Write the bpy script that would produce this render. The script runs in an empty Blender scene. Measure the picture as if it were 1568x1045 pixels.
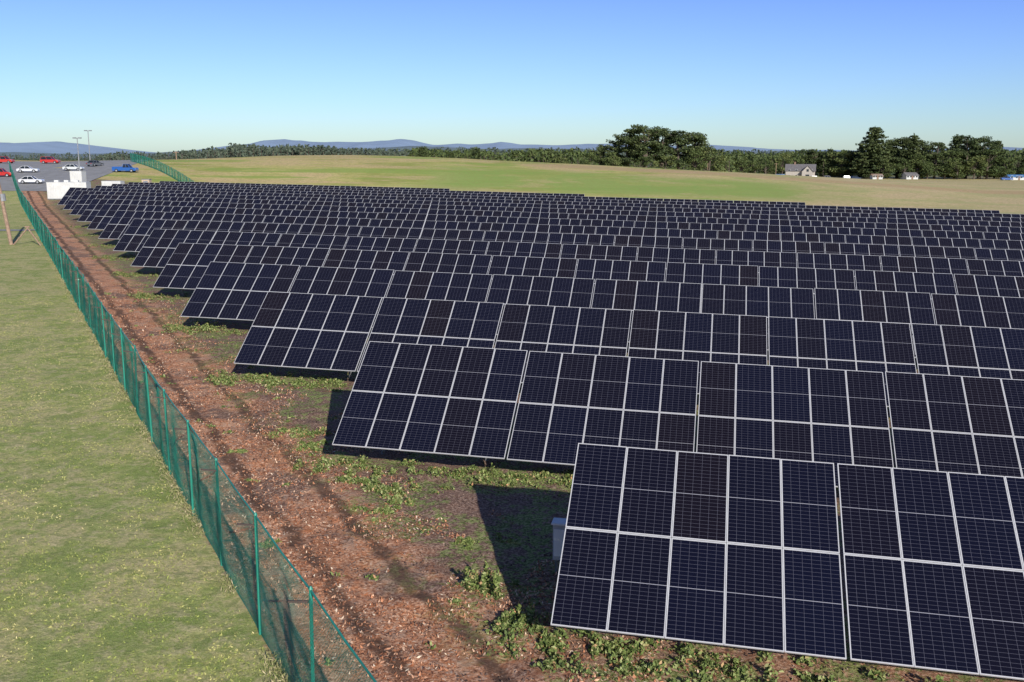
import bpy, bmesh, math, numpy as np
from mathutils import Vector, Matrix
rng=np.random.default_rng(7)
scene=bpy.context.scene
try:
    scene.view_settings.view_transform='Standard'; scene.view_settings.look='None'; scene.view_settings.exposure=0
except Exception: pass
PSI=-0.2065; FPX=1482.3; HCAM=8.58
RX,RY=math.cos(PSI),-math.sin(PSI)      # right vector of the bearing frame
FX,FY=math.sin(PSI),math.cos(PSI)       # forward vector
GX,GY=-0.0148,-0.0042
def ld(l,d): return l*RX+d*FX, l*RY+d*FY
def brg(u,d): return ld((u-784)/1482.*d,d)

# ------------------------------------------------------------------ terrain
def sstep(a,b,x):
    t=np.clip((x-a)/(b-a),0,1); return t*t*(3-2*t)
def vn(x,y,s):
    xi=np.floor(x).astype(np.int64); yi=np.floor(y).astype(np.int64); xf=x-xi; yf=y-yi
    def h(a,b):
        n=(a*374761393+b*668265263+s*1442695)&0xffffffff
        n=((n^(n>>13))*1274126177)&0xffffffff
        return ((n^(n>>16))&0xffff)/65535.
    u=xf*xf*(3-2*xf); v=yf*yf*(3-2*yf)
    return (h(xi,yi)*(1-u)+h(xi+1,yi)*u)*(1-v)+(h(xi,yi+1)*(1-u)+h(xi+1,yi+1)*u)*v-.5
KU=[-400,0,100,200,300,420,540,620,700,900,1100,1250,1400,1500,2200]
KZ=[6.0,6.6,6.4,6.8,7.2,8.0,8.3,8.1,7.6,5.7,3.8,2.0,.3,-1.,-2.]
def H(x,y,rough=False):
    x=np.asarray(x,float); y=np.asarray(y,float)
    l=x*RX+y*RY; d=x*FX+y*FY
    xc=np.clip(x,-110,90); yc=np.clip(y,-50,180)
    base=-.8+GX*xc+GY*yc
    u=784+1482*l/np.maximum(d,100)
    K=np.interp(u,KU,KZ)
    d0=np.interp(u,[150,330],[160,200]); t=np.clip((d-d0)/(292-d0),0,1)
    S=np.sin(t*math.pi/2)**1.15
    z=base*(1-S)+K*S
    w=sstep(305,480,d); z=z*(1-w)+(-2.6)*w
    z=z+ (vn(x/40,y/40,3)*.5)*sstep(190,240,d)*(1-sstep(300,400,d))
    if rough:
        s=(x+12.9)*.768+(y-21.6)*.64
        near=1-sstep(60,90,np.abs(d))
        ins=sstep(0.1,.8,s)
        z=z+near*(ins*(vn(x/.7,y/.7,5)*.11+vn(x/.3,y/.3,9)*.07)+(1-ins)*(vn(x/2,y/2,4)*.06+vn(x/.5,y/.5,14)*.03))
    return z
def Hs(x,y): return float(H(np.array([x]),np.array([y]))[0])

# ------------------------------------------------------------------ node helpers
def new_mat(name):
    m=bpy.data.materials.new(name); m.use_nodes=True
    nt=m.node_tree; b=nt.nodes.get('Principled BSDF'); return m,nt,b
class G:
    def __init__(s,nt): s.nt=nt
    def n(s,t,**k):
        nd=s.nt.nodes.new(t)
        for a,v in k.items(): setattr(nd,a,v)
        return nd
    def put(s,sock,v):
        if isinstance(v,bpy.types.NodeSocket): s.nt.links.new(v,sock)
        else: sock.default_value=v
    def m(s,op,a,b=0.,c=None):
        nd=s.n('ShaderNodeMath',operation=op); s.put(nd.inputs[0],a); s.put(nd.inputs[1],b)
        if c is not None: s.put(nd.inputs[2],c)
        return nd.outputs[0]
    def noise(s,vec,scale,detail=4.,rough=.55,dist=0.):
        nd=s.n('ShaderNodeTexNoise'); 
        if vec is not None: s.nt.links.new(vec,nd.inputs['Vector'])
        nd.inputs['Scale'].default_value=scale; nd.inputs['Detail'].default_value=detail
        nd.inputs['Roughness'].default_value=rough; nd.inputs['Distortion'].default_value=dist
        return nd.outputs['Fac']
    def ss(s,x,a,b,lo=0.,hi=1.):
        nd=s.n('ShaderNodeMapRange',interpolation_type='SMOOTHSTEP'); s.put(nd.inputs['Value'],x)
        nd.inputs['From Min'].default_value=a; nd.inputs['From Max'].default_value=b
        nd.inputs['To Min'].default_value=lo; nd.inputs['To Max'].default_value=hi
        return nd.outputs[0]
    def mix(s,f,a,b,mode='MIX'):
        nd=s.n('ShaderNodeMix',data_type='RGBA',blend_type=mode); s.put(nd.inputs['Factor'],f)
        for k,v in ((6,a),(7,b)):
            if isinstance(v,tuple): v=(v[0],v[1],v[2],1.)
            s.put(nd.inputs[k],v)
        return nd.outputs[2]
    def ramp(s,x,pts):
        nd=s.n('ShaderNodeValToRGB'); s.put(nd.inputs[0],x); e=nd.color_ramp.elements
        while len(e)<len(pts): e.new(.5)
        for i,(p,c) in enumerate(pts): e[i].position=p; e[i].color=(c[0],c[1],c[2],1)
        return nd.outputs[0]
    def bump(s,h,strength,dist,b):
        nd=s.n('ShaderNodeBump'); s.put(nd.inputs['Height'],h); nd.inputs['Strength'].default_value=strength; nd.inputs['Distance'].default_value=dist
        s.nt.links.new(nd.outputs[0],b.inputs['Normal'])
def simple(name,col,rough=.6,metal=0.,var=.15,scale=3.):
    m,nt,b=new_mat(name); g=G(nt); co=g.n('ShaderNodeTexCoord').outputs['Object']
    f=g.noise(co,scale,5.); c2=tuple(c*(1-var*2) for c in col); c3=tuple(min(1,c*(1+var)) for c in col)
    nt.links.new(g.ramp(f,[(.3,c2),(.7,c3)]),b.inputs['Base Color'])
    b.inputs['Roughness'].default_value=rough; b.inputs['Metallic'].default_value=metal
    return m
def island(name,stops,rough=.7,trans=0.,nscale=None,oi=False):
    m,nt,b=new_mat(name); g=G(nt)
    r=g.n('ShaderNodeNewGeometry').outputs['Random Per Island']
    if nscale:
        co=g.n('ShaderNodeTexCoord').outputs['Object']
        f=g.noise(co,nscale,3.); f=g.ss(f,.3,.7)
        r=g.m('ADD',g.m('MULTIPLY',r,.5),g.m('MULTIPLY',f,.5))
    if oi:
        o=g.n('ShaderNodeObjectInfo').outputs['Random']
        r=g.m('ADD',g.m('MULTIPLY',r,.65),g.m('MULTIPLY',o,.35))
    nt.links.new(g.ramp(r,stops),b.inputs['Base Color']); b.inputs['Roughness'].default_value=rough
    b.inputs['Specular IOR Level'].default_value=.2
    return m

def mk(name,verts,faces,mats,fm=None,uv=None,smooth=False,parent=None,loc=None):
    me=bpy.data.meshes.new(name)
    verts=np.asarray(verts,dtype=np.float32)
    if isinstance(faces,np.ndarray):
        k=faces.shape[1]; n=len(faces)
        me.vertices.add(len(verts)); me.vertices.foreach_set('co',verts.ravel())
        me.loops.add(n*k); me.loops.foreach_set('vertex_index',faces.ravel().astype(np.int32))
        me.polygons.add(n); me.polygons.foreach_set('loop_start',np.arange(0,n*k,k,dtype=np.int32))
        me.polygons.foreach_set('loop_total',np.full(n,k,dtype=np.int32))
    else:
        me.from_pydata(verts.tolist(),[],faces)
    if uv is not None:
        ul=me.uv_layers.new(name='UVMap'); ul.data.foreach_set('uv',np.asarray(uv,dtype=np.float32).ravel())
    for m in mats: me.materials.append(m)
    if fm is not None: me.polygons.foreach_set('material_index',np.asarray(fm,dtype=np.int32))
    if smooth: me.polygons.foreach_set('use_smooth',np.ones(len(me.polygons),dtype=bool))
    me.update(); me.validate()
    ob=bpy.data.objects.new(name,me); scene.collection.objects.link(ob)
    if parent: ob.parent=parent
    if loc: ob.location=loc
    return ob
def empty(name,loc=(0,0,0),rz=0.):
    e=bpy.data.objects.new(name,None); scene.collection.objects.link(e); e.location=loc; e.rotation_euler=(0,0,rz); return e

class B:
    """box / prism accumulator"""
    def __init__(s): s.v=[];s.f=[];s.m=[]
    def box(s,c,sz,mi=0,R=None):
        b=len(s.v); 
        for i in (-.5,.5):
            for j in (-.5,.5):
                for k in (-.5,.5):
                    p=Vector((i*sz[0],j*sz[1],k*sz[2])); 
                    if R: p=R@p
                    s.v.append((p.x+c[0],p.y+c[1],p.z+c[2]))
        for q in ((0,1,3,2),(4,6,7,5),(0,4,5,1),(2,3,7,6),(0,2,6,4),(1,5,7,3)):
            s.f.append([b+i for i in q]); s.m.append(mi)
    def tube(s,p,q,r0,r1=None,n=8,mi=0,cap=True):
        r1=r0 if r1 is None else r1
        p=Vector(p);q=Vector(q);a=(q-p).normalized(); t=a.orthogonal().normalized(); w=a.cross(t); b=len(s.v)
        for i in range(n):
            an=2*math.pi*i/n; o=t*math.cos(an)+w*math.sin(an)
            s.v.append(tuple(p+o*r0)); s.v.append(tuple(q+o*r1))
        for i in range(n):
            j=(i+1)%n; s.f.append([b+2*i,b+2*j,b+2*j+1,b+2*i+1]); s.m.append(mi)
        if cap:
            s.f.append([b+2*i+1 for i in range(n)]); s.m.append(mi)
            s.f.append([b+2*i for i in range(n)][::-1]); s.m.append(mi)
    def poly(s,pts,mi=0):
        b=len(s.v); s.v+= [tuple(p) for p in pts]; s.f.append(list(range(b,b+len(pts)))); s.m.append(mi)
    def make(s,name,mats,parent=None,loc=None,bevel=0.):
        o=mk(name,s.v,s.f,mats,s.m,parent=parent,loc=loc)
        if bevel:
            md=o.modifiers.new('bevel','BEVEL'); md.width=bevel; md.segments=2; md.limit_method='ANGLE'
        return o

# ------------------------------------------------------------------ ground material
m_ground,nt,bs=new_mat('ground'); g=G(nt)
co=g.n('ShaderNodeTexCoord').outputs['Object']
sp=g.n('ShaderNodeSeparateXYZ'); nt.links.new(co,sp.inputs[0]); X,Y=sp.outputs[0],sp.outputs[1]
def lin(a,b,c): return g.m('ADD',g.m('ADD',g.m('MULTIPLY',X,a),g.m('MULTIPLY',Y,b)),c)
S_=lin(.768,.64,12.9*.768-21.6*.64); Q_=lin(-.64,.768,-12.9*.64-21.6*.768)
L_=lin(RX,RY,0); D_=lin(FX,FY,0)
n1=g.noise(co,.35,5.); n2=g.noise(co,2.2,6.,.65); n3=g.noise(co,14.,5.,.7); n4=g.noise(co,.06,5.,.6); n5=g.noise(co,60.,3.,.7)
n6=g.noise(co,5.,5.,.65); n7=g.noise(co,.9,6.,.7)
# lawn
lawn=g.ramp(n1,[(.36,(.24,.33,.065)),(.46,(.36,.41,.11)),(.56,(.50,.475,.17)),(.66,(.60,.505,.24))])
lawn=g.mix(g.ss(n7,.49,.58,0.,.7),lawn,(.60,.49,.25))
lawn=g.mix(g.ss(n7,.41,.48,.75,0.),lawn,(.20,.30,.05))
lawn=g.mix(g.ss(n2,.50,.62,0.,.65),lawn,(.63,.52,.29))
lawn=g.mix(g.ss(n6,.48,.60,0.,.6),lawn,(.16,.23,.045))
lawn=g.mix(g.ss(n3,.44,.58,0.,.5),lawn,(.18,.21,.05))
lawn=g.mix(g.ss(n5,.45,.62,0.,.4),lawn,(.72,.65,.37))
# mulch / soil
mul=g.ramp(n3,[(.36,(.17,.075,.045)),(.45,(.47,.215,.115)),(.55,(.72,.385,.225)),(.64,(.85,.62,.44))])
mul=g.mix(g.ss(n5,.48,.64,0.,.45),mul,(.21,.09,.052))
mul=g.mix(g.ss(n6,.50,.62,0.,.65),mul,(.60,.225,.095))
mul=g.mix(g.ss(n7,.52,.62,0.,.6),mul,(.60,.40,.27))
mul=g.mix(g.ss(n7,.37,.46,.5,0.),mul,(.22,.11,.07))
soil=g.ramp(n3,[(.36,(.080,.053,.042)),(.5,(.20,.132,.102)),(.64,(.41,.29,.225))])
soilm=g.ss(g.m('ADD',g.m('MULTIPLY',n1,.8),g.m('MULTIPLY',n2,.45)),.63,.73,0.,.85)
wav=g.m('MULTIPLY',g.m('SUBTRACT',n1,.5),1.2)
Sw=g.m('ADD',S_,wav)
soils=g.m('MAXIMUM',soilm,g.ss(g.m('ADD',Sw,g.m('MULTIPLY',n2,1.5)),4.3,5.9,0.,.9))
soils=g.m('MULTIPLY',soils,g.ss(Q_,-16.,-7.,.2,1.))
ins=g.mix(soils,mul,soil)
def track(c):
    return g.m('MULTIPLY',g.ss(g.m('ABSOLUTE',g.m('SUBTRACT',Sw,c)),.10,.30,1.,0.),g.ss(n2,.38,.48,.4,.85))
ins=g.mix(track(1.9),ins,(.115,.07,.048)); ins=g.mix(track(3.6),ins,(.115,.07,.048))
weed=g.m('MULTIPLY',g.ss(g.noise(co,.8,6.,.7),.46,.54),g.ss(S_,2.6,5.0))
ins=g.mix(g.m('MULTIPLY',weed,g.ss(n6,.42,.51,0.,.88)),ins,g.mix(g.ss(n3,.42,.58),(.12,.17,.04),(.34,.38,.14)))
# field
fl=g.ramp(n4,[(.38,(.33,.355,.09)),(.47,(.49,.45,.145)),(.55,(.58,.50,.19)),(.64,(.65,.50,.24))])
stm=g.n('ShaderNodeMapping'); stm.inputs['Rotation'].default_value=(0,0,.2); stm.inputs['Scale'].default_value=(.012,.07,1); nt.links.new(co,stm.inputs[0])
ns=g.noise(stm.outputs[0],1.,5.,.6)
fl=g.mix(g.ss(ns,.5,.57,0.,.8),fl,(.64,.46,.25))
fl=g.mix(g.ss(ns,.41,.47,.8,0.),fl,(.27,.39,.08))
fl=g.mix(g.ss(L_,20.,110.,0.,.6),fl,(.64,.49,.31))
gb=g.m('MULTIPLY',g.m('MULTIPLY',g.ss(D_,208.,222.),g.ss(D_,246.,262.,1.,0.)),g.m('MULTIPLY',g.ss(L_,-35.,-10.),g.ss(L_,60.,90.,1.,0.)))
fl=g.mix(g.m('MULTIPLY',gb,g.ss(n4,.4,.5,.4,.9)),fl,(.26,.38,.09))
pb=g.m('MULTIPLY',g.m('MULTIPLY',g.ss(D_,262.,268.),g.ss(D_,280.,286.,1.,0.)),g.ss(L_,-5.,15.))
fl=g.mix(g.m('MULTIPLY',pb,.85),fl,(.56,.37,.22))
fl=g.mix(g.ss(n7,.48,.58,0.,.4),fl,(.30,.31,.09))
fl=g.mix(g.ss(n2,.44,.58,0.,.35),fl,(.30,.30,.09))
fl=g.mix(g.ss(D_,500.,620.),fl,(.07,.10,.035))
# masks
bnd=g.m('SUBTRACT',g.m('SUBTRACT',186.,Y),g.m('MULTIPLY',g.m('MAXIMUM',g.m('ADD',X,46.),0.),.30))
inm=g.m('MULTIPLY',g.ss(g.m('ADD',S_,g.m('MULTIPLY',g.m('SUBTRACT',n2,.5),.9)),-.1,.25),g.ss(bnd,-1.,1.))
outm=g.mix(g.ss(bnd,-3.,10.),fl,lawn)
col=g.mix(inm,outm,ins)
nt.links.new(col,bs.inputs['Base Color']); bs.inputs['Roughness'].default_value=.95; bs.inputs['Specular IOR Level'].default_value=.1
hh=g.m('ADD',g.m('MULTIPLY',n3,.6),g.m('MULTIPLY',n5,.3)); hh=g.m('ADD',hh,g.m('MULTIPLY',n2,1.2))
g.bump(hh,.7,.085,bs)

# terrain mesh
def axis(lo,hi,fl0,fl1,step,grow=1.07,mx=600):
    a=list(np.arange(fl0,fl1+step,step)); s=step; v=a[-1]
    while v<hi: s=min(s*grow,mx); v+=s; a.append(v)
    s=step; v=a[0]; pre=[]
    while v>lo: s=min(s*grow,mx); v-=s; pre.append(v)
    return np.array(pre[::-1]+a)
la=axis(-14000,14000,-22,14,.2); da=axis(-200,16000,9,48,.2,1.045)
LL,DD=np.meshgrid(la,da); xx,yy=ld(LL.ravel(),DD.ravel())
zz=H(xx,yy,True)
nl,nd_=len(la),len(da)
ii=np.arange(nl*nd_).reshape(nd_,nl)
fc=np.stack([ii[:-1,:-1].ravel(),ii[:-1,1:].ravel(),ii[1:,1:].ravel(),ii[1:,:-1].ravel()],1)
mk('ground',np.stack([xx,yy,zz],1),fc,[m_ground],smooth=True)

# ------------------------------------------------------------------ solar panels
m_glass,nt,bs=new_mat('solar_cells'); g=G(nt)
uvn=g.n('ShaderNodeUVMap'); sp=g.n('ShaderNodeSeparateXYZ'); nt.links.new(uvn.outputs[0],sp.inputs[0]); U,V=sp.outputs[0],sp.outputs[1]
fu=g.m('FRACT',U); fv=g.m('FRACT',V)
eu=g.m('MINIMUM',fu,g.m('SUBTRACT',1.,fu)); ev=g.m('MINIMUM',fv,g.m('SUBTRACT',1.,fv))
lu=g.m('LESS_THAN',eu,.016); lv=g.m('LESS_THAN',ev,.032)
ch=g.m('LESS_THAN',g.m('ADD',eu,g.m('MULTIPLY',ev,.5)),.05)
ln=g.m('MAXIMUM',g.m('MAXIMUM',lu,lv),ch)
mv=g.m('MODULO',V,24.); mid=g.m('LESS_THAN',g.m('ABSOLUTE',g.m('SUBTRACT',mv,12.)),.08)
mu=g.m('MODULO',U,6.)
edge=g.m('MAXIMUM',g.m('LESS_THAN',g.m('MINIMUM',mu,g.m('SUBTRACT',6.,mu)),.035),g.m('LESS_THAN',g.m('MINIMUM',mv,g.m('SUBTRACT',24.,mv)),.07))
cid=g.n('ShaderNodeCombineXYZ'); g.put(cid.inputs[0],g.m('FLOOR',g.m('DIVIDE',U,6.))); g.put(cid.inputs[1],g.m('FLOOR',g.m('DIVIDE',V,24.)))
wn=g.n('ShaderNodeTexWhiteNoise'); nt.links.new(cid.outputs[0],wn.inputs['Vector'])
cell=g.ramp(wn.outputs[0],[(0.,(.0048,.0052,.0145)),(.6,(.0052,.0049,.0112)),(.85,(.0064,.0050,.0096)),(1.,(.0080,.0056,.0084))])
c=g.mix(g.m('MULTIPLY',ln,.42),cell,(.20,.20,.25))
c=g.mix(mid,c,(.30,.30,.33)); c=g.mix(edge,c,(.5,.5,.53))
nt.links.new(c,bs.inputs['Base Color']); bs.inputs['Roughness'].default_value=.14; bs.inputs['IOR'].default_value=1.46
bs.inputs['Specular IOR Level'].default_value=.5
m_frame=simple('aluminium_frame',(.54,.54,.54),.45,.0,.05,2.)
m_back=simple('panel_backsheet',(.40,.40,.40),.6,0,.05)
m_steel=simple('galvanised_steel',(.22,.225,.23),.5,.5,.12,6.)
W=5.35; MW=1.050; GAP=.008; ML=2.110
ex=np.array([1,0,GX]);ex/=np.linalg.norm(ex); es=np.array([0,3.4152,2.5101]);SL=np.linalg.norm(es);es/=SL
nn=np.cross(ex,es); nn/=np.linalg.norm(nn)
X0=[-2.714,-10.977,-19.21,-27.275,-34.87,-42.69,-50.62]+[-50.62-8.05*i for i in range(1,7)]+[-101.,-104.5,-107.5,-107.]
XE=[.62*(16.6+9.625*i)+12 for i in range(13)]+[36.,12.,-20.7,-46.6]
uoff=0
for r in range(17):
    y0=16.56+9.625*r; x0=X0[r]; nb=max(1,int(round((XE[r]-x0)/W)))
    P=[];Fm=[];UV=[]
    st=B()
    for b in range(nb):
        bj=rng.normal(0,.009,2)
        for k in range(5):
            for j in (0,1):
                jit=rng.normal(0,.002,3)
                a0=b*W+k*(MW+GAP); s0=j*(ML+.018)
                org=np.array([x0,y0,GX*x0+GY*y0])+ex*a0+es*(s0+bj[0])+nn*(jit[0]+bj[1])
                tl=rng.normal(0,.0014,2)
                def p(a,s,h): return org+ex*a+es*s+nn*(h+tl[0]*a+tl[1]*s)
                fw=.0155
                P+= [p(fw,fw,0),p(MW-fw,fw,0),p(MW-fw,ML-fw,0),p(fw,ML-fw,0)]; Fm.append(0)
                ui=6*(uoff%400); vi=24*((r*2+j)); uoff+=j
                UV+= [(ui+.004,vi+.004),(ui+5.996,vi+.004),(ui+5.996,vi+23.996),(ui+.004,vi+23.996)]
                h=.003
                for q in ((0,0,MW,fw),(0,ML-fw,MW,ML),(0,fw,fw,ML-fw),(MW-fw,fw,MW,ML-fw)):
                    P+= [p(q[0],q[1],h),p(q[2],q[1],h),p(q[2],q[3],h),p(q[0],q[3],h)]; Fm.append(1); UV+=[(0,0)]*4
                t=-.036
                P+= [p(0,0,t),p(MW,0,t),p(MW,0,h),p(0,0,h)]; Fm.append(1); UV+=[(0,0)]*4
                P+= [p(MW,ML,t),p(0,ML,t),p(0,ML,h),p(MW,ML,h)]; Fm.append(1); UV+=[(0,0)]*4
                P+= [p(0,ML,t),p(0,0,t),p(0,0,h),p(0,ML,h)]; Fm.append(1); UV+=[(0,0)]*4
                P+= [p(MW,0,t),p(MW,ML,t),p(MW,ML,h),p(MW,0,h)]; Fm.append(1); UV+=[(0,0)]*4
                P+= [p(0,0,t),p(0,ML,t),p(MW,ML,t),p(MW,0,t)]; Fm.append(2); UV+=[(0,0)]*4
        o=np.array([x0,y0,GX*x0+GY*y0])+ex*(b*W)
        for s_ in (.5,1.6,2.65,3.75):
            c0=o+es*s_+nn*(-.095); c1=c0+ex*(W-.1); st.tube(c0,c1,.04,n=4)
        for a in (.9,4.3):
            lo=o+ex*a+es*.35-nn*.18; hi=o+ex*a+es*3.95-nn*.18; st.tube(lo,hi,.05,n=4)
            tp=o+ex*a+es*2.3-nn*.2; zg=Hs(tp[0],tp[1]); st.tube((tp[0],tp[1],zg-.3),tp,.07,n=6)
            st.tube((tp[0],tp[1],zg+.55),o+ex*a+es*1.0-nn*.2,.03,n=4)
    F_=np.arange(len(P)).reshape(-1,4)
    e=empty('solar_panel_row')
    mk('modules',np.array(P),F_,[m_glass,m_frame,m_back],Fm,UV,parent=e)
    st.make('racking',[m_steel],parent=e)

# inverter box under front row
m_box=simple('grey_enclosure',(.42,.43,.44),.5,.1,.06)
m_white=simple('white_paint',(.72,.72,.70),.5,0,.05)
ib=B(); bx,by=-3.05,20.6; bz=Hs(bx,by)
ib.box((bx,by,bz+.80),(.55,.28,.85)); ib.box((bx,by,bz+1.25),(.62,.36,.05),1); ib.box((bx-.05,by-.15,bz+.8),(.40,.02,.65),1)
ib.tube((bx-.2,by,bz-.1),(bx-.2,by,bz+.4),.04,mi=2); ib.tube((bx+.2,by,bz-.1),(bx+.2,by,bz+.4),.04,mi=2)
for i in range(5): ib.box((bx-.285,by,bz+.6+i*.09),(.02,.2,.03),2)
ib.make('inverter_box',[m_box,m_white,m_steel],bevel=.01)

# ------------------------------------------------------------------ fences
m_green=simple('green_vinyl',(.022,.25,.175),.45,0,.12,1.5)
m_dark=simple('dark_strap',(.07,.05,.04),.7,0,.1)
def fence(name,pts,hgt=2.5,sp=.071,rw=.0026,post=3.62,prad=.032,mat=None,arms=False,rail=True,nseg=6):
    mat=mat or m_green
    e=empty(name); bd=B(); V=[];Fq=[];nv=0
    pts=[np.array(p,float) for p in pts]
    for a,b in zip(pts[:-1],pts[1:]):
        Lg=np.linalg.norm(b-a); t=(b-a)/Lg; nrm=np.array([t[1],-t[0]])
        npst=max(1,int(round(Lg/post))); pz=[]
        for i in range(npst+1):
            p=a+t*Lg*i/npst; z=Hs(*p)
            lean=rng.normal(0,.03,2); dz=rng.normal(0,.015); pz.append((p+lean,z+dz))
            bd.tube((p[0],p[1],z-.3),(p[0]+lean[0],p[1]+lean[1],z+hgt+.02+dz),prad,n=8)
            bd.tube((p[0]+lean[0],p[1]+lean[1],z+hgt+.02+dz),(p[0]+lean[0],p[1]+lean[1],z+hgt+.07+dz),prad*1.25,prad*.5,n=8)
            if arms:
                q=p-nrm*.34; bd.tube((p[0],p[1],z+hgt-.20),(q[0]*1.,q[1],z+hgt-.12),.024,n=4,mi=1)
        for (p,z),(q,w) in zip(pz[:-1],pz[1:]):
            if rail:
                m_=(p+q)/2; bd.tube((p[0],p[1],z+hgt),(m_[0],m_[1],(z+w)/2+hgt-.035),.019,n=6,cap=False); bd.tube((m_[0],m_[1],(z+w)/2+hgt-.035),(q[0],q[1],w+hgt),.019,n=6,cap=False)
            bd.tube((p[0],p[1],z+.06),(q[0],q[1],w+.06),.005,n=4,cap=False)
        n=int(Lg/sp); s=np.arange(-int(hgt/sp),n+int(hgt/sp))*sp
        zb=H(*(a[:,None]+t[:,None]*np.linspace(0,Lg,400)[None]))
        zs=lambda q: np.interp(q,np.linspace(0,Lg,400),zb)
        offs=[np.array([nrm[0],nrm[1],0])*rw, np.array([-nrm[0]*.5,-nrm[1]*.5,.87])*rw, np.array([-nrm[0]*.5,-nrm[1]*.5,-.87])*rw]
        for sg in (1,-1):
            lv=[]
            for k in range(nseg+1):
                f=k/nseg; sa=s+sg*hgt*f
                w=(.06*np.sin(sa*2.1)+.06*np.sin(sa*.9+1))*math.sin(f*math.pi*.9+.15)+ sg*.003
                dzz=.03*np.sin(sa*1.1)*(1-f)
                lv.append((sa,np.stack([a[0]+t[0]*sa+nrm[0]*w,a[1]+t[1]*sa+nrm[1]*w,zs(sa)+.04+(hgt-.08)*f+dzz],1)))
            for k in range(nseg):
                sa,A=lv[k]; sb,C=lv[k+1]; ok=(sa>=-.02)&(sa<=Lg+.02)&(sb>=-.02)&(sb<=Lg+.02); A=A[ok];C=C[ok]; m_=len(A)
                V.append(np.concatenate([A+o for o in offs]+[C+o for o in offs]))
                idx=np.arange(m_)+nv; nv+=6*m_
                for i in range(3):
                    j=(i+1)%3
                    Fq.append(np.stack([idx+i*m_,idx+j*m_,idx+(3+j)*m_,idx+(3+i)*m_],1))
    mk('chain_link',np.concatenate(V),np.concatenate(Fq),[mat],parent=e)
    bd.make('posts_and_rails',[mat,m_dark],parent=e)
    return e
f0=np.array([-12.9,21.6]); ft=np.array([-.640,.768])
fence('chain_link_fence',[f0-ft*21.42,f0+ft*232.],arms=True,rw=.0027)
bk=[ld(-104,268),ld(-66,203),ld(-40,198),ld(0,186),ld(30,172),ld(62,150),ld(110,118)]
fence('chain_link_fence',bk[:2],hgt=2.3,sp=.14,rw=.007,prad=.04,nseg=3)
fence('chain_link_fence',bk[1:],hgt=1.9,sp=.5,rw=.004,post=6.,rail=False,prad=.045,nseg=2)

# ------------------------------------------------------------------ leaf-type scatter
def quads(c,size,rg,asp=1.6,up=0.,flat=0.):
    n=len(c); a=rg.normal(size=(n,3)); a[:,2]*=(1-flat); a/=np.linalg.norm(a,axis=1)[:,None]
    b=rg.normal(size=(n,3)); b[:,2]*=(1-flat); b[:,2]+=up
    b-=a*(a*b).sum(1)[:,None]; b/=np.linalg.norm(b,axis=1)[:,None]
    s=np.asarray(size).reshape(-1,1)
    v=np.stack([c-a*s/2-b*s*asp/2*.2,c-b*s*asp/2,c+a*s/2+b*s*asp/2*.1,c+b*s*asp/2],1).reshape(-1,3)
    return v
def quads_obj(name,V,mats,fm=None,parent=None):
    return mk(name,V,np.arange(len(V)).reshape(-1,4),mats,fm,parent=parent)
m_chip=island('wood_chips',[(0,(.11,.052,.034)),(.3,(.34,.14,.07)),(.6,(.58,.27,.145)),(.85,(.68,.43,.28)),(1,(.82,.68,.50))],.8)
m_clod=island('soil_clods',[(0,(.05,.035,.028)),(.6,(.15,.10,.078)),(1,(.31,.22,.175))],.9)
m_weed=island('weed_leaves',[(0,(.06,.09,.024)),(.4,(.14,.19,.05)),(.7,(.23,.285,.09)),(.9,(.35,.37,.16)),(1,(.52,.27,.14))],.6)
m_grass=island('grass_blades',[(0,(.17,.22,.045)),(.4,(.32,.36,.09)),(.7,(.50,.47,.17)),(1,(.68,.58,.30))],.7,nscale=.5)
m_dry=island('dry_grass',[(0,(.12,.17,.04)),(.4,(.28,.28,.11)),(1,(.52,.43,.26))],.7)
def sq(s,q): # fence frame -> world
    return -12.9+.768*s-.64*q, 21.6+.64*s+.768*q
n=80000; q=-17+ (rng.random(n)**1.6)*67; s=.15+rng.random(n)*7.2
x,y=sq(s,q); keep=(vn(x/1.6,y/1.6,21)+vn(x/.6,y/.6,22)*.6>-.14+.12*np.clip(s-4.2,0,3)*(q>-10))
x,y=x[keep],y[keep]; z=H(x,y,True)+.012
V=quads(np.stack([x,y,z],1),rng.uniform(.012,.05,len(x)),rng,2.8,0,.8); quads_obj('wood_chip_mulch',V,[m_chip])
n=24000; q=-15+ (rng.random(n)**1.5)*50; s=1.2+rng.random(n)*9
x,y=sq(s,q); keep=(vn(x/1.2,y/1.2,61)+vn(x/.4,y/.4,62)*.6>-.05); x,y=x[keep],y[keep]; z=H(x,y,True)+.01
V=quads(np.stack([x,y,z],1),rng.uniform(.02,.07,len(x)),rng,1.2,0,.5); quads_obj('soil_clods',V,[m_clod])
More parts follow.
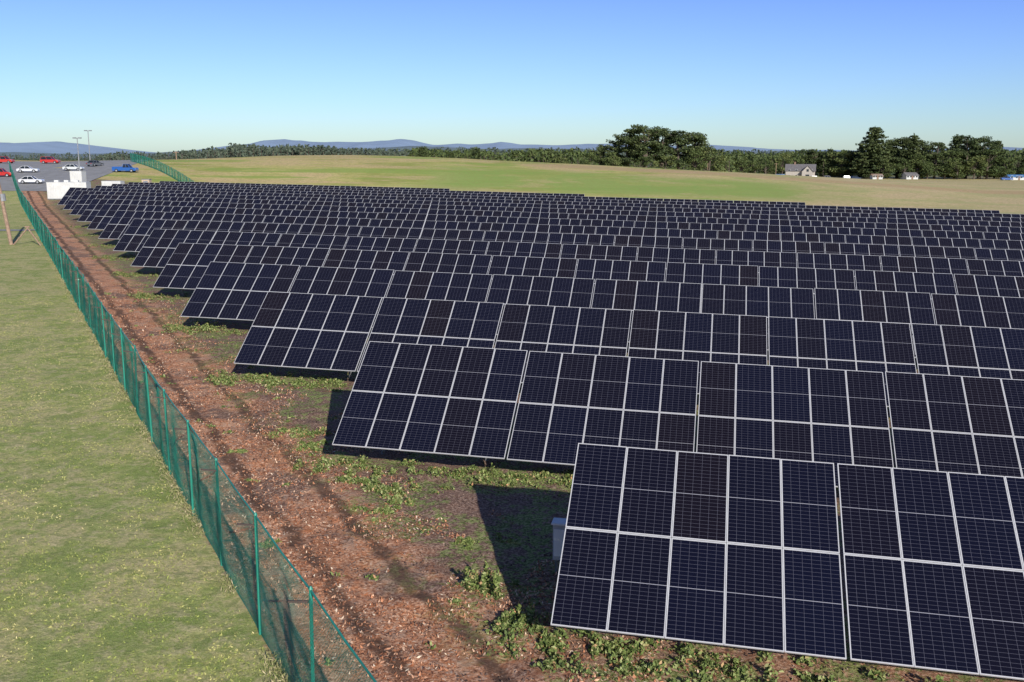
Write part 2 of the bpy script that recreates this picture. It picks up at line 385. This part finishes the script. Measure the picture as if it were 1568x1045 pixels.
# weeds
cs=[]
def patch(cx,cy,rx,ry,n,h): cs.append((cx,cy,rx,ry,n,h))
for r in range(0,10):
    y0=16.56+9.625*r; x0=X0[r]; sc=1. if r<3 else .45
    for k in range(125 if r==0 else 70 if r==1 else 40):
        cx=x0-1.3+rng.random()**1.1*(16 if r==0 else 13 if r==1 else 6); cy=y0+.45+rng.normal(0,.5)
        patch(cx,cy,rng.uniform(.12,.45),rng.uniform(.1,.3),int(rng.uniform(25,130)*sc),rng.uniform(.06,.26))
for cx,cy,rr,hh_ in ((-9.5,25.4,.85,.25),(-9.0,25.0,.7,.2),(-8.2,24.1,.6,.14),(-8.4,23.2,.35,.1),(-4.5,19.3,.4,.7),(-3.6,17.9,.5,.35),(-2.6,17.4,.6,.25),(-13.3,29.8,.8,.14),(-12.6,28.4,.5,.14),(-17.6,36.0,.9,.35),(-16.2,36.0,.9,.2),(-19.4,36.2,.9,.2),(-26.3,46.0,1.3,.5),(-27.8,46.0,1.1,.2),(-5.8,27.,1.,.15),(-4.,27.2,1.,.15),(-36.,55.6,1.5,.3),(-43.5,65.6,1.6,.3),(-51.,75.5,1.8,.3),(-10.4,20.6,.25,.08),(-14.6,27.2,.3,.08),(-5.7,21.8,.25,.1)):
    for k in range(12): patch(cx+rng.normal(0,rr*.6),cy+rng.normal(0,rr*.45),rr*rng.uniform(.15,.45),rr*rng.uniform(.15,.35),int(rng.uniform(50,170)),hh_*rng.uniform(.5,1))
for k in range(110):
    cx,cy=sq(rng.uniform(.6,7.),-14+60*rng.random()**1.4); patch(cx,cy,rng.uniform(.08,.35),rng.uniform(.08,.25),int(rng.uniform(10,60)),rng.uniform(.03,.12))
C=[];Sz=[]
for cx,cy,rx,ry,n,h in cs:
    th=rng.random(n)*6.283; rr=np.abs(rng.normal(0,.55,n)); x=cx+np.cos(th)*rr*rx; y=cy+np.sin(th)*rr*ry
    z=H(x,y,True)+rng.random(n)*h*np.exp(-rr**2*1.2); C.append(np.stack([x,y,z],1)); Sz.append(rng.uniform(.022,.07,n))
C=np.concatenate(C); V=quads(C,np.concatenate(Sz),rng,1.8,.5,.2); quads_obj('weed_patches',V,[m_weed])
# lawn blades
n=120000; q=-16+(rng.random(n)**1.7)*60; s=-.1-rng.random(n)*15*(.35+.65*np.clip((q+14)/20,0,1))
x,y=sq(s,q); d=x*FX+y*FY; keep=(d>8)&(vn(x/1.1,y/1.1,31)+vn(x/.35,y/.35,33)*.7+rng.normal(0,.25,n)>-.05); x,y=x[keep],y[keep]
z=H(x,y,True)+.012; V=quads(np.stack([x,y,z],1),rng.uniform(.010,.028,len(x)),rng,3.,.5,.3); quads_obj('lawn_grass',V,[m_grass])
n=20000; q=-14+(rng.random(n)**1.5)*80; s=rng.normal(-.05,.16,n); x,y=sq(s,q); keep=vn(q/.9,q*0,41)+.5>.4; x,y=x[keep],y[keep]
z=H(x,y,True)+rng.random(len(x))*.2; V=quads(np.stack([x,y,z],1),rng.uniform(.010,.022,len(x)),rng,6.,1.8,.2); quads_obj('dry_grass_tufts',V,[m_dry])

# ------------------------------------------------------------------ trees
m_bark=simple('bark',(.12,.095,.07),.9,0,.2,4.)
def fol(name,a,b,c,d): return island(name,[(0,a),(.35,b),(.75,c),(1,d)],.75,nscale=.25,oi=True)
m_con=fol('conifer_foliage',(.028,.042,.019),(.062,.086,.032),(.115,.138,.052),(.20,.20,.09))
m_cyp=fol('cypress_foliage',(.028,.042,.019),(.060,.086,.032),(.115,.138,.052),(.20,.20,.09))
m_brd=fol('broadleaf_foliage',(.035,.052,.018),(.075,.105,.034),(.135,.16,.052),(.23,.21,.09))
def tree_mesh(kind,seed):
    rg=np.random.default_rng(seed); bd=B(); C=[];Sz=[]
    def clump(c,r,n,sz):
        v=rg.normal(size=(n,3)); v/=np.linalg.norm(v,axis=1)[:,None]; rad=rg.random(n)**.45
        v*=rad[:,None]; C.append(np.array(c)+v*np.array(r)); Sz.append(rg.uniform(sz*.6,sz*1.3,n))
    if kind=='conifer':       # 22 m tall, layered
        Ht=22.; bd.tube((0,0,-.5),(rg.normal(0,.2),0,Ht*.97),.45,.04,n=7)
        z=1.2
        while z<Ht*.96:
            f=1-z/Ht; R=(6.2*f**.7+.35)*(1 if z>3 else .85)*rg.uniform(.82,1.1); nb=int(6+R*1.6); a0=rg.random()*6
            for i in range(nb):
                an=a0+i*6.283/nb+rg.normal(0,.25); Lb=R*rg.uniform(.6,1.15); dz=rg.uniform(-.12,.12)*Lb+.08*Lb
                tip=(math.cos(an)*Lb,math.sin(an)*Lb,z+dz)
                bd.tube((0,0,z),tip,.07,.02,n=4,cap=False)
                for t in np.linspace(.25,1,max(2,int(Lb/.9))):
                    clump((tip[0]*t,tip[1]*t,z+dz*t-.05),(.95*(1.15-t*.45),.95*(1.15-t*.45),.5),18,.45)
            z+=rg.uniform(.7,1.1)
        clump((0,0,Ht*.97),(.3,.3,.9),20,.3)
    elif kind=='cypress':     # 20 m, broad, domed, lobes, a few gaps
        Ht=20.; nt_=rg.integers(2,4)
        for k in range(nt_):
            an=rg.random()*6.283; tx,ty=math.cos(an)*rg.uniform(.8,3.),math.sin(an)*rg.uniform(.8,3.); h=Ht*rg.uniform(.80,.93)
            mx,my=tx*.3,ty*.3; bd.tube((mx*.2,my*.2,-.5),(mx,my,h*.5),.55,.36,n=8); bd.tube((mx,my,h*.5),(tx,ty,h),.36,.1,n=7)
            nbr=rg.integers(12,15)
            for i in range(nbr):
                t=rg.uniform(.30,1.); z=h*t; px=mx+(tx-mx)*max(0,(t-.5)*2); py=my+(ty-my)*max(0,(t-.5)*2)
                a=rg.random()*6.283; Lb=rg.uniform(2.4,6.4)*(1.15-.35*t); ez=z+rg.uniform(.3,1.6); e=(px+math.cos(a)*Lb,py+math.sin(a)*Lb,ez)
                bd.tube((px,py,z),e,.16,.05,n=5,cap=False)
                for q_ in range(4):
                    u_=rg.uniform(.45,1.1); clump((px+(e[0]-px)*u_+rg.normal(0,.5),py+(e[1]-py)*u_+rg.normal(0,.5),z+(ez-z)*u_+rg.normal(0,.3)),(rg.uniform(.9,1.8),rg.uniform(.9,1.8),rg.uniform(.5,1.0)),50,.40)
            clump((tx,ty,h+.2),(2.3,2.3,1.0),110,.42)
    else:                     # rounded broadleaf 12 m
        Ht=12.; bd.tube((0,0,-.5),(.2,.1,Ht*.55),.35,.2,n=7)
        for i in range(19):
            a=rg.random()*6.283; zz_=rg.uniform(.14,.9); R=4.6*math.sin(min(1,zz_*1.05)*math.pi*.86)**.5*rg.uniform(.3,1.)
            c=(math.cos(a)*R,math.sin(a)*R,Ht*zz_); bd.tube((.1,.05,Ht*min(.5,zz_*.6)),c,.12,.03,n=4,cap=False)
            clump(c,(rg.uniform(1.2,2.1),rg.uniform(1.2,2.1),rg.uniform(.9,1.5)),95,.42)
    V=quads(np.concatenate(C),np.concatenate(Sz),rg,1.5,.0,.3)
    nb=len(bd.v); verts=bd.v+V.tolist(); faces=bd.f+(np.arange(len(V)).reshape(-1,4)+nb).tolist(); fm=[0]*len(bd.f)+[1]*(len(V)//4)
    me=bpy.data.meshes.new(kind); me.from_pydata(verts,[],faces); me.materials.append(m_bark)
    me.materials.append({'conifer':m_con,'cypress':m_cyp}.get(kind,m_brd)); me.polygons.foreach_set('material_index',np.array(fm,dtype=np.int32)); me.update()
    return me,Ht
TM={k:[tree_mesh(k,s+i*13) for i in range(4)] for k,s in (('conifer',11),('cypress',50),('broadleaf',90))}
NM={'conifer':'conifer_tree','cypress':'cypress_tree','broadleaf':'broadleaf_tree'}
def tree(kind,u,d,topy,wf=1.,i=None):
    me,Ht=TM[kind][rng.integers(4) if i is None else i]; x,y=brg(u,d); z=Hs(x,y); top=HCAM+(238-topy)*d/1482.
    s=(top-z)/Ht; o=bpy.data.objects.new(NM[kind],me); scene.collection.objects.link(o)
    o.location=(x,y,z-.1); o.scale=(s*wf,s*wf,s); o.rotation_euler=(0,0,rng.random()*6.28)
for a in (('cypress',957,432,198,1.15),('cypress',984,428,188,1.4),('cypress',1008,436,188,1.35),('cypress',1035,430,196,1.3),('cypress',1058,434,195,1.3),
          ('cypress',935,436,210,1.0),('cypress',916,440,217,1.1),('broadleaf',901,436,230,1.1),('broadleaf',940,425,227,1.),('broadleaf',1080,430,222,1.2),('broadleaf',1060,426,226,1.2),('broadleaf',1094,440,234,1.1),
          ('broadleaf',1015,424,234,1.2),('broadleaf',975,424,236,1.2),
          ('conifer',1326,505,192,1.6),('conifer',1308,520,220,1.2),('cypress',1349,515,208,1.1),('cypress',1364,512,202,1.2),('conifer',1385,508,203,1.5),('cypress',1402,515,209,1.2),
          ('cypress',1420,505,211,1.2),('broadleaf',1436,500,225,1.3),('conifer',1450,512,207,1.4),('cypress',1468,508,200,1.25),('cypress',1488,510,202,1.3),('broadleaf',1500,500,222,1.4),('conifer',1511,520,212,1.3),
          ('broadleaf',1342,498,238,1.2),('broadleaf',1375,497,238,1.1),('broadleaf',1410,496,234,1.3),('broadleaf',1455,495,236,1.3),('broadleaf',1395,500,230,1.3),('broadleaf',1480,497,234,1.4),
          ('broadleaf',1545,505,234,1.2),('broadleaf',1562,500,236,1.3),('conifer',1560,530,225,1.4),('broadleaf',1525,500,238,1.3),
          ('conifer',648,520,224,1.4),('broadleaf',660,540,229,1.2),('conifer',730,540,226,1.3),('broadleaf',860,520,230,1.3),('cypress',838,540,227,1.2),
          ('broadleaf',1130,500,240,1.4),('broadleaf',1165,500,238,1.4),('broadleaf',1150,520,235,1.4),('broadleaf',1190,520,231,1.2),('cypress',1240,530,225,1.3),('broadleaf',1225,535,223,1.3),('conifer',1262,525,225,1.3),('broadleaf',1280,520,227,1.4),('conifer',1293,520,229,1.3),('broadleaf',1205,530,229,1.3)):
    tree(*a)
def mass(name,segs,mat,seed,leafn=26):
    rg=np.random.default_rng(seed); C=[];Sz=[];bd=B()
    for (u0,u1,d0,d1,t0,t1,n,var,con) in segs:
        for k in range(n):
            t=rg.random(); u=u0+(u1-u0)*t; d=rg.uniform(d0,d1); ty=t0+(t1-t0)*t+ var*(abs(rg.normal())*1.1-.3)-float(vn(np.array([u/28.]),np.array([d/60.]),77)[0])*7
            x,y=brg(u,d); z=Hs(x,y); h=max(3.,HCAM+(238-ty)*d/1482.-z); c=rg.random()<con
            R=h*(.22 if c else .33)*rg.uniform(.8,1.2); m_=leafn
            f=rg.random(m_)**.8; th=rg.random(m_)*6.283
            prof=(1-f)*1.1+.10 if c else np.sqrt(np.clip(1-(f*2-1)**2*.95,0,1))
            rr=R*prof*np.sqrt(rg.uniform(.3,1,m_)); fh=f if c else .15+.85*f
            C.append(np.stack([x+np.cos(th)*rr,y+np.sin(th)*rr,z+h*fh],1)); Sz.append(rg.uniform(.45,1.0,m_)*R*(.55 if c else .42))
            bd.tube((x,y,z-.3),(x,y,z+h*.85),h*.022,h*.008,n=4,cap=False)
    V=quads(np.concatenate(C),np.concatenate(Sz),rg,1.3,.2,.2); e=empty(name)
    quads_obj('foliage',V,[mat],parent=e); bd.make('trunks',[m_bark],parent=e)
mass('distant_treeline',[(630,905,520,640,230,232,280,4,.3),(1085,1330,520,600,241,234,180,4,.2),(1085,1600,700,900,233,228,520,4,.5),(1500,1640,520,600,244,240,70,5,.3),(880,1120,470,560,239,239,80,5,.2)],m_brd,5,40)
m_far=fol('distant_forest',(.055,.075,.06),(.08,.105,.075),(.11,.135,.085),(.15,.165,.095))
mass('distant_forest',[(165,290,700,900,238,236,190,4,.6),(285,380,700,900,234,228,190,4,.7),(360,520,800,1000,225,227,420,4,.7),(500,660,800,1000,228,232,320,4,.7),(640,1100,900,1200,229,229,520,4,.6),(1100,1620,1000,1300,231,227,560,4,.6),(-40,170,900,1100,239,240,110,3,.4)],m_far,6,36)

# ------------------------------------------------------------------ hills
def hills(name,d,prof,mat,seed,depth,lift=0.):
    us=np.arange(-500,2100,6.); ys=np.interp(us,[p[0] for p in prof],[p[1] for p in prof])-lift
    ys=ys+vn(us/37,us*0,seed)*2.4+vn(us/13,us*0,seed+1)*1.1
    rows=[]
    for k,(dd,f) in enumerate(((d-depth,0),(d-depth*.6,.45),(d-depth*.3,.8),(d,1),(d+depth,-.1))):
        l=(us-784)/1482*d; x,y=ld(l,np.full_like(l,dd)); top=HCAM+(238-ys)*d/1482; z=-3+(top+3)*f+(vn(us/21,us*0+k*3.3,seed+5)*.25*(top+3) if 0<k<3 else 0)
        rows.append(np.stack([x,y,z],1))
    V=np.concatenate(rows); n=len(us); i=np.arange(5*n).reshape(5,n)
    F=np.stack([i[:-1,:-1].ravel(),i[:-1,1:].ravel(),i[1:,1:].ravel(),i[1:,:-1].ravel()],1)
    mk(name,V,F,[mat],smooth=True)
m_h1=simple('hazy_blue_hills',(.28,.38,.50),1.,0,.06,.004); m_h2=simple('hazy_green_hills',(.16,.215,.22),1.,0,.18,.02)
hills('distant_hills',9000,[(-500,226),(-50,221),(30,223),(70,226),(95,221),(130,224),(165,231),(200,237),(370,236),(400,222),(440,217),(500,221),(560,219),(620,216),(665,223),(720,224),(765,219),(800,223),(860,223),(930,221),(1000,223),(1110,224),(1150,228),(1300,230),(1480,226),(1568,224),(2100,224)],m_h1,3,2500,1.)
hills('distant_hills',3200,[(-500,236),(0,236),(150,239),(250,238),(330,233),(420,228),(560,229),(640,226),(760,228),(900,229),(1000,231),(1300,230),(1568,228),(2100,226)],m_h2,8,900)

# ------------------------------------------------------------------ parking lot
m_asph=simple('asphalt',(.30,.295,.28),.9,0,.12,.6); m_line=simple('road_paint',(.7,.7,.68),.7)
ls=np.linspace(-175,-84,40); ds=np.linspace(184,288,40); LL,DD=np.meshgrid(ls,ds); LL=LL-(DD-186)*.2; x,y=ld(LL.ravel(),DD.ravel())
i=np.arange(1600).reshape(40,40); F=np.stack([i[:-1,:-1].ravel(),i[:-1,1:].ravel(),i[1:,1:].ravel(),i[1:,:-1].ravel()],1)
mk('parking_lot',np.stack([x,y,H(x,y)+.05],1),F,[m_asph],smooth=True)
pl=B()
for dd in (212,232,252,272):
    for k in range(22):
        l=-96-(dd-186)*.2-k*2.8; 
        c=[ld(l-.06,dd-2.5),ld(l+.06,dd-2.5),ld(l+.06,dd+2.5),ld(l-.06,dd+2.5)]
        pl.poly([(a,b,Hs(a,b)+.075) for a,b in c])
pl.make('stall_markings',[m_line])
rp=[]
for t in np.linspace(0,1,40):
    a=np.array([-76.,98.])*(1-t)+np.array([-150.,60.])*t
    for s in (-1.8,1.8): rp.append((a[0]+s*.45,a[1]+s*.89,Hs(a[0]+s*.45,a[1]+s*.89)+.05))
i=np.arange(80).reshape(40,2); F=np.stack([i[:-1,0],i[:-1,1],i[1:,1],i[1:,0]],1); mk('service_road',rp,F,[m_asph])

m_tire=simple('tyre_rubber',(.03,.03,.03),.9); m_cg=simple('car_glass',(.02,.025,.03),.08); m_hub=simple('wheel_rim',(.5,.5,.5),.4,.5); m_lamp=simple('tail_lamp',(.4,.02,.02),.3)
def carpaint(c):
    m=simple('car_paint',c,.28,0,.03); m.node_tree.nodes['Principled BSDF'].inputs['Coat Weight'].default_value=.6; return m
def car(u,d,col,ang=0.,kind='sedan'):
    x,y=brg(u,d); z=Hs(x,y)+.05
    e=empty({'sedan':'parked_car','pickup':'pickup_truck','suv':'parked_suv'}[kind],(x,y,z),ang); mp=carpaint(col)
    Lc,Wc={'sedan':(4.6,1.8),'suv':(4.7,1.9),'pickup':(5.6,1.95)}[kind]; h=Lc/2
    hb={'sedan':.88,'suv':1.05,'pickup':1.05}[kind]; rf={'sedan':1.43,'suv':1.75,'pickup':1.8}[kind]
    def arch(cx,r=.40,n=7): return [(cx-r*math.cos(math.pi*k/(n-1)),.30+r*math.sin(math.pi*k/(n-1))) for k in range(n)]
    w1,w2=-h*.62,h*.62
    prof=[(-h+.05,.30)]+arch(w1)+arch(w2)+[(h-.08,.30),(h,.55),(h-.05,.78),(h-.25,hb-.06),(h*.42,hb),(-h*.9,hb),(-h+.02,hb-.1)]
    bm=bmesh.new()
    a=[bm.verts.new((p[0],-Wc/2,p[1])) for p in prof]; b=[bm.verts.new((p[0],Wc/2,p[1])) for p in prof]
    bm.faces.new(a); bm.faces.new(b[::-1])
    for i in range(len(prof)): j=(i+1)%len(prof); bm.faces.new((a[j],a[i],b[i],b[j]))
    bmesh.ops.recalc_face_normals(bm,faces=bm.faces); me=bpy.data.meshes.new('body'); bm.to_mesh(me); bm.free(); me.materials.append(mp)
    o=bpy.data.objects.new('body',me); scene.collection.objects.link(o); o.parent=e; md=o.modifiers.new('b','BEVEL'); md.width=.05; md.segments=2; md.limit_method='ANGLE'; md.angle_limit=.9
    if kind=='sedan': bl,br,tl,tr=-h*.80,h*.40,-h*.45,h*.10
    elif kind=='suv': bl,br,tl,tr=-h*.95,h*.42,-h*.85,h*.15
    else: bl,br,tl,tr=-h*.12,h*.50,-h*.05,h*.28
    wb,wt=Wc/2-.04,Wc/2-.22
    gb=B(); q=[(bl,-wb,hb),(br,-wb,hb),(br,wb,hb),(bl,wb,hb)]; t=[(tl,-wt,rf),(tr,-wt,rf),(tr,wt,rf),(tl,wt,rf)]
    for i in range(4): j=(i+1)%4; gb.poly([q[i],q[j],t[j],t[i]],0)
    gb.box(((tl+tr)/2,0,rf+.025),(tr-tl+.04,wt*2+.04,.05),1)
    for i in range(4): gb.tube(q[i],t[i],.045,n=5,mi=1)
    for s in (-1,1):
        gb.tube(((bl+br)/2,s*(wb+.0),hb),((tl+tr)/2,s*(wt+.0),rf),.04,n=5,mi=1); gb.box((br-.15,s*(wb+.12),hb+.08),(.12,.2,.13),1)
    gb.make('cabin',[m_cg,mp],parent=e)
    wl=B()
    for cx in (w1,w2):
        for s in (-1,1):
            wl.tube((cx,s*(Wc/2-.22),.33),(cx,s*(Wc/2+.01),.33),.33,n=16,mi=0); wl.tube((cx,s*(Wc/2+.01),.33),(cx,s*(Wc/2+.025),.33),.2,n=10,mi=1)
    for s in (-1,1): wl.box((-h-.005,s*.65,.72),(.04,.3,.14),2); wl.box((h-.01,s*.65,.66),(.05,.32,.13),1)
    wl.make('wheels_and_lamps',[m_tire,m_hub,m_lamp],parent=e)
    if kind=='pickup':
        bx_=B(); bx_.box((-h*.55,Wc/2-.06,hb+.08),(h*.82,.08,.18)); bx_.box((-h*.55,-Wc/2+.06,hb+.08),(h*.82,.08,.18)); bx_.box((-h+.08,0,hb+.08),(.08,Wc-.1,.18)); bx_.make('bed_sides',[mp],parent=e,bevel=.02)
al=-PSI
car(12,213,(.45,.02,.015),al+.15,'suv'); car(19,262,(.5,.03,.02),al,'suv'); car(88,262,(.5,.02,.02),al+.05,'suv'); car(53,226,(.65,.66,.68),al+.2,'sedan'); car(57,198,(.7,.7,.7),al+.1,'sedan')
car(122,232,(.62,.64,.62),al,'sedan'); car(155,246,(.12,.13,.15),al+1.3,'sedan'); car(200,228,(.02,.10,.35),al,'pickup')

m_pole=simple('grey_pole',(.30,.31,.32),.5,.3)
def lamp(u,d,h,two=True):
    x,y=brg(u,d); z=Hs(x,y); b=B(); b.tube((x,y,z-.2),(x,y,z+.7),.28,n=12,mi=0); b.tube((x,y,z+.7),(x,y,z+h),.13,.09,n=8,mi=1)
    for s in ((-1,1) if two else (1,)):
        tx,ty=x+RX*s*.35,y+RY*s*.35; b.tube((x,y,z+h-.1),(tx,ty,z+h),.06,n=6,mi=1); b.box((tx+RX*s*.22,ty+RY*s*.22,z+h),(.7,.4,.24),1)
    b.make('street_lamp',[m_white,m_pole])
lamp(131,215,8.2); lamp(148,252,8.6)

m_cont=simple('container_paint',(.62,.62,.59),.5,0,.06,1.); m_roof=simple('roof_shingle',(.16,.15,.15),.9,0,.2,3.); m_win=simple('window_glass',(.03,.04,.05),.1)
def container(name,u,d,Lc,hc,wc,rz,sink=0,eq=3):
    x,y=brg(u,d); z=Hs(x,y)-sink; b=B(); n=int(Lc/.3)
    b.box((0,0,hc/2),(Lc,wc,hc-.1),0)
    for i in range(n):
        for s in (-1,1): b.box((-Lc/2+.2+i*(Lc-.4)/(n-1),s*(wc/2+.02),hc/2),(.14,.05,hc-.35),0)
    b.box((0,0,hc-.02),(Lc+.06,wc+.06,.10),0); b.box((0,0,.05),(Lc+.06,wc+.06,.14),1)
    for s in (-1,1): b.tube((-Lc/2-.03,s*.3,.2),(-Lc/2-.03,s*.3,hc-.2),.03,n=6,mi=1)
    for k in range(eq): b.box((-Lc*.3+k*Lc*.25,0,hc+.18),(.7,.7,.36),0)
    o=b.make(name,[m_cont,m_pole],loc=(x,y,z)); o.rotation_euler=(0,0,rz)
container('shipping_container',113,171,6.6,2.9,2.5,al+.1)
container('electrical_cabinet',180,188,3.6,1.9,2.,al,0,0)
container('electrical_cabinet',128,186,2.2,3.6,2.,al,0,0)
m_tan=simple('tan_paint',(.55,.42,.29),.7)
x,y=brg(231,196); z=Hs(x,y); b=B(); b.box((0,0,1.05),(1.5,1.3,2.1)); b.box((0,0,2.15),(1.65,1.45,.1),1); b.box((0,-.67,1.),(.9,.03,1.7),1); o=b.make('utility_shed',[m_tan,m_pole],loc=(x,y,z)); o.rotation_euler=(0,0,al)

# utility pole with braces
m_wood=simple('weathered_wood',(.34,.23,.16),.9,0,.2,5.)
px_,py_=-67.1,82.4; pz=Hs(px_,py_); b=B(); b.tube((px_,py_,pz-.5),(px_-1.3,py_-.2,pz+10.5),.19,.13,n=12)
b.tube((px_-.5,py_,pz+4.2),(px_-.56,py_,pz+4.9),.26,n=8,mi=1); b.box((px_-1.25,py_-.2,pz+9.8),(2.2,.12,.14)); 
b.make('utility_pole',[m_wood,m_pole])
b=B(); b.tube((px_+.2,py_,pz),(px_+1.6,py_+.5,pz+1.7),.07,n=8); b.tube((px_+3.0,py_+.3,pz-.1),(px_+1.4,py_+.5,pz+1.75),.07,n=8); b.box((px_+1.5,py_+.5,pz+1.75),(.5,.15,.12)); b.make('pole_brace',[m_wood])

# ------------------------------------------------------------------ houses
m_wall=simple('house_siding',(.42,.38,.33),.8,0,.06); m_wall2=simple('white_siding',(.55,.55,.53),.8,0,.04); m_brn=simple('brown_roof',(.26,.17,.12),.9,0,.15)
def house(name,u,d,Lh,Wh,hw,hr,wall,roof,rz,wing=True):
    x,y=brg(u,d); z=Hs(x,y); e=empty(name,(x,y,z),rz)
    def blk(cx,cy,L,Wd,h,r,ax,nm):
        w=B(); w.box((cx,cy,h/2),(L,Wd,h))
        if ax=='x':
            for s in (-1,1): w.poly([(cx+s*L/2,cy-Wd/2,h),(cx+s*L/2,cy+Wd/2,h),(cx+s*L/2,cy,h+r)])
        else:
            for s in (-1,1): w.poly([(cx-L/2,cy+s*Wd/2,h),(cx+L/2,cy+s*Wd/2,h),(cx,cy+s*Wd/2,h+r)])
        w.make(nm+'_walls',[wall],parent=e)
        rb=B(); ov=.4
        if ax=='x':
            an=math.atan2(r,Wd/2); sl=math.hypot(r,Wd/2)+ov
            for s in (-1,1): rb.box((cx,cy+s*(Wd/4+ov*.4),h+r/2+.05-ov*.25),(L+.8,sl,.14),0,Matrix.Rotation(-s*an,3,'X'))
        else:
            an=math.atan2(r,L/2); sl=math.hypot(r,L/2)+ov
            for s in (-1,1): rb.box((cx+s*(L/4+ov*.4),cy,h+r/2+.05-ov*.25),(sl,Wd+.8,.14),0,Matrix.Rotation(s*an,3,'Y'))
        rb.make(nm+'_roof',[roof],parent=e)
    blk(0,0,Lh,Wh,hw,hr,'x','main')
    wd=B()
    for lv in ([1.5] if hw<4 else [1.5,4.2]):
        for k in range(4):
            xx_=-Lh*.38+k*Lh*.25; wd.box((xx_,-Wh/2-.02,lv),(1.1,.06,1.25),1); wd.box((xx_,-Wh/2-.04,lv),(.95,.06,1.1),0)
    wd.box((Lh*.0,-Wh/2-.04,1.05),(1.,.08,2.1),2); wd.make('windows_and_door',[m_win,m_white,m_brn],parent=e)
    if wing:
        blk(Lh*.25,-Wh*.5,Lh*.38,Wh*.6,hw*.92,hr*.9,'y','wing'); c=B(); c.box((-Lh*.2,0,hw+hr),(.8,.8,2.2)); c.box((-Lh*.2,0,hw+hr+1.15),(1.,1.,.15)); c.make('chimney',[m_brn],parent=e)
        wd=B(); wd.box((Lh*.25,-Wh*.8-.03,1.6),(1.8,.06,1.4)); wd.box((Lh*.25,-Wh*.8-.03,hw+.3),(1.1,.06,1.2)); wd.make('wing_windows',[m_win],parent=e)
house('farmhouse',1218,492,14,8,4.0,3.2,m_wall,m_roof,al-.3)
house('white_house',1383,494,6.5,5,2.0,1.3,m_wall2,m_roof,al+.2,False)
house('white_shed',1333,492,5,4,1.7,.9,m_wall2,m_brn,al,False)
m_blu=simple('blue_tarp',(.07,.20,.42),.6)
house('blue_shed',1187,490,4,3,1.6,.7,m_blu,m_blu,al,False); house('blue_shed',1545,486,10,4,1.6,.9,m_wall2,m_blu,al+.1,False)
car(1241,480,(.7,.7,.7),al,'suv'); car(1260,482,(.5,.5,.5),al+.2,'suv'); car(1290,484,(.7,.7,.7),al,'suv'); car(1302,478,(.03,.05,.1),al+.2,'suv'); car(1530,476,(.05,.12,.35),al,'pickup')
for u_,d_,h_ in ((1181,470,8.),(1078,430,7.),(732,520,9.),(278,300,2.6)):
    x,y=brg(u_,d_); z=Hs(x,y); b=B(); b.tube((x,y,z-.3),(x,y,z+h_),.16,.11,n=8); b.box((x,y,z+h_-.5),(1.8,.1,.12)); b.make('utility_pole',[m_wood])

# ------------------------------------------------------------------ light, sky, camera
az=(.54,-.84); nrm=math.hypot(*az); el=math.radians(24.3)
sd=Vector((az[0]/nrm*math.cos(el),az[1]/nrm*math.cos(el),math.sin(el)))
su=bpy.data.lights.new('sun','SUN'); su.energy=5.0; su.angle=math.radians(.53); su.color=(1.,.95,.87)
so=bpy.data.objects.new('sun',su); scene.collection.objects.link(so); so.rotation_euler=(-sd).to_track_quat('-Z','Y').to_euler()
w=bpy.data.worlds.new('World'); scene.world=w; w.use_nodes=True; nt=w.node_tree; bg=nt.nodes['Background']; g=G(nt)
sk=nt.nodes.new('ShaderNodeTexSky'); sk.sky_type='NISHITA'; sk.sun_disc=False; sk.sun_elevation=el; sk.sun_rotation=math.atan2(sd.x,sd.y)
sk.air_density=1.0; sk.dust_density=.4; sk.ozone_density=2.5; sk.altitude=0
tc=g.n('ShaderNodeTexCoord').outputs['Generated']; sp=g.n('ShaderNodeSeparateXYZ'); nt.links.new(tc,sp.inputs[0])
tint=g.ramp(sp.outputs[2],[(0.,(.56,.70,.88)),(.05,(.50,.64,.92)),(.15,(.43,.52,.98)),(.45,(.40,.42,.58))])  # last stop darkens the unseen upper sky to cut fill and deepen shadows
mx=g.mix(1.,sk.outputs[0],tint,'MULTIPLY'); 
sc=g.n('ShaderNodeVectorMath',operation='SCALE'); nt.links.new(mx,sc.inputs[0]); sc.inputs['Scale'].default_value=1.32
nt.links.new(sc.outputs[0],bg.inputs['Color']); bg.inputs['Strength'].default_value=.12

th=math.atan((522.5-238)/FPX); roll=.0035
Fv=Vector((math.sin(PSI)*math.cos(th),math.cos(PSI)*math.cos(th),-math.sin(th))); Rv=Vector((RX,RY,0)); Uv=Rv.cross(Fv)
R2=Rv*math.cos(roll)+Uv*math.sin(roll); U2=-Rv*math.sin(roll)+Uv*math.cos(roll)
cd=bpy.data.cameras.new('camera'); cd.sensor_width=36; cd.lens=36*FPX/1568; cd.clip_end=40000; cd.clip_start=.3
cam=bpy.data.objects.new('camera',cd); scene.collection.objects.link(cam)
M=Matrix((R2,U2,-Fv)).transposed().to_4x4(); M.translation=Vector((0,0,HCAM)); cam.matrix_world=M
scene.camera=cam
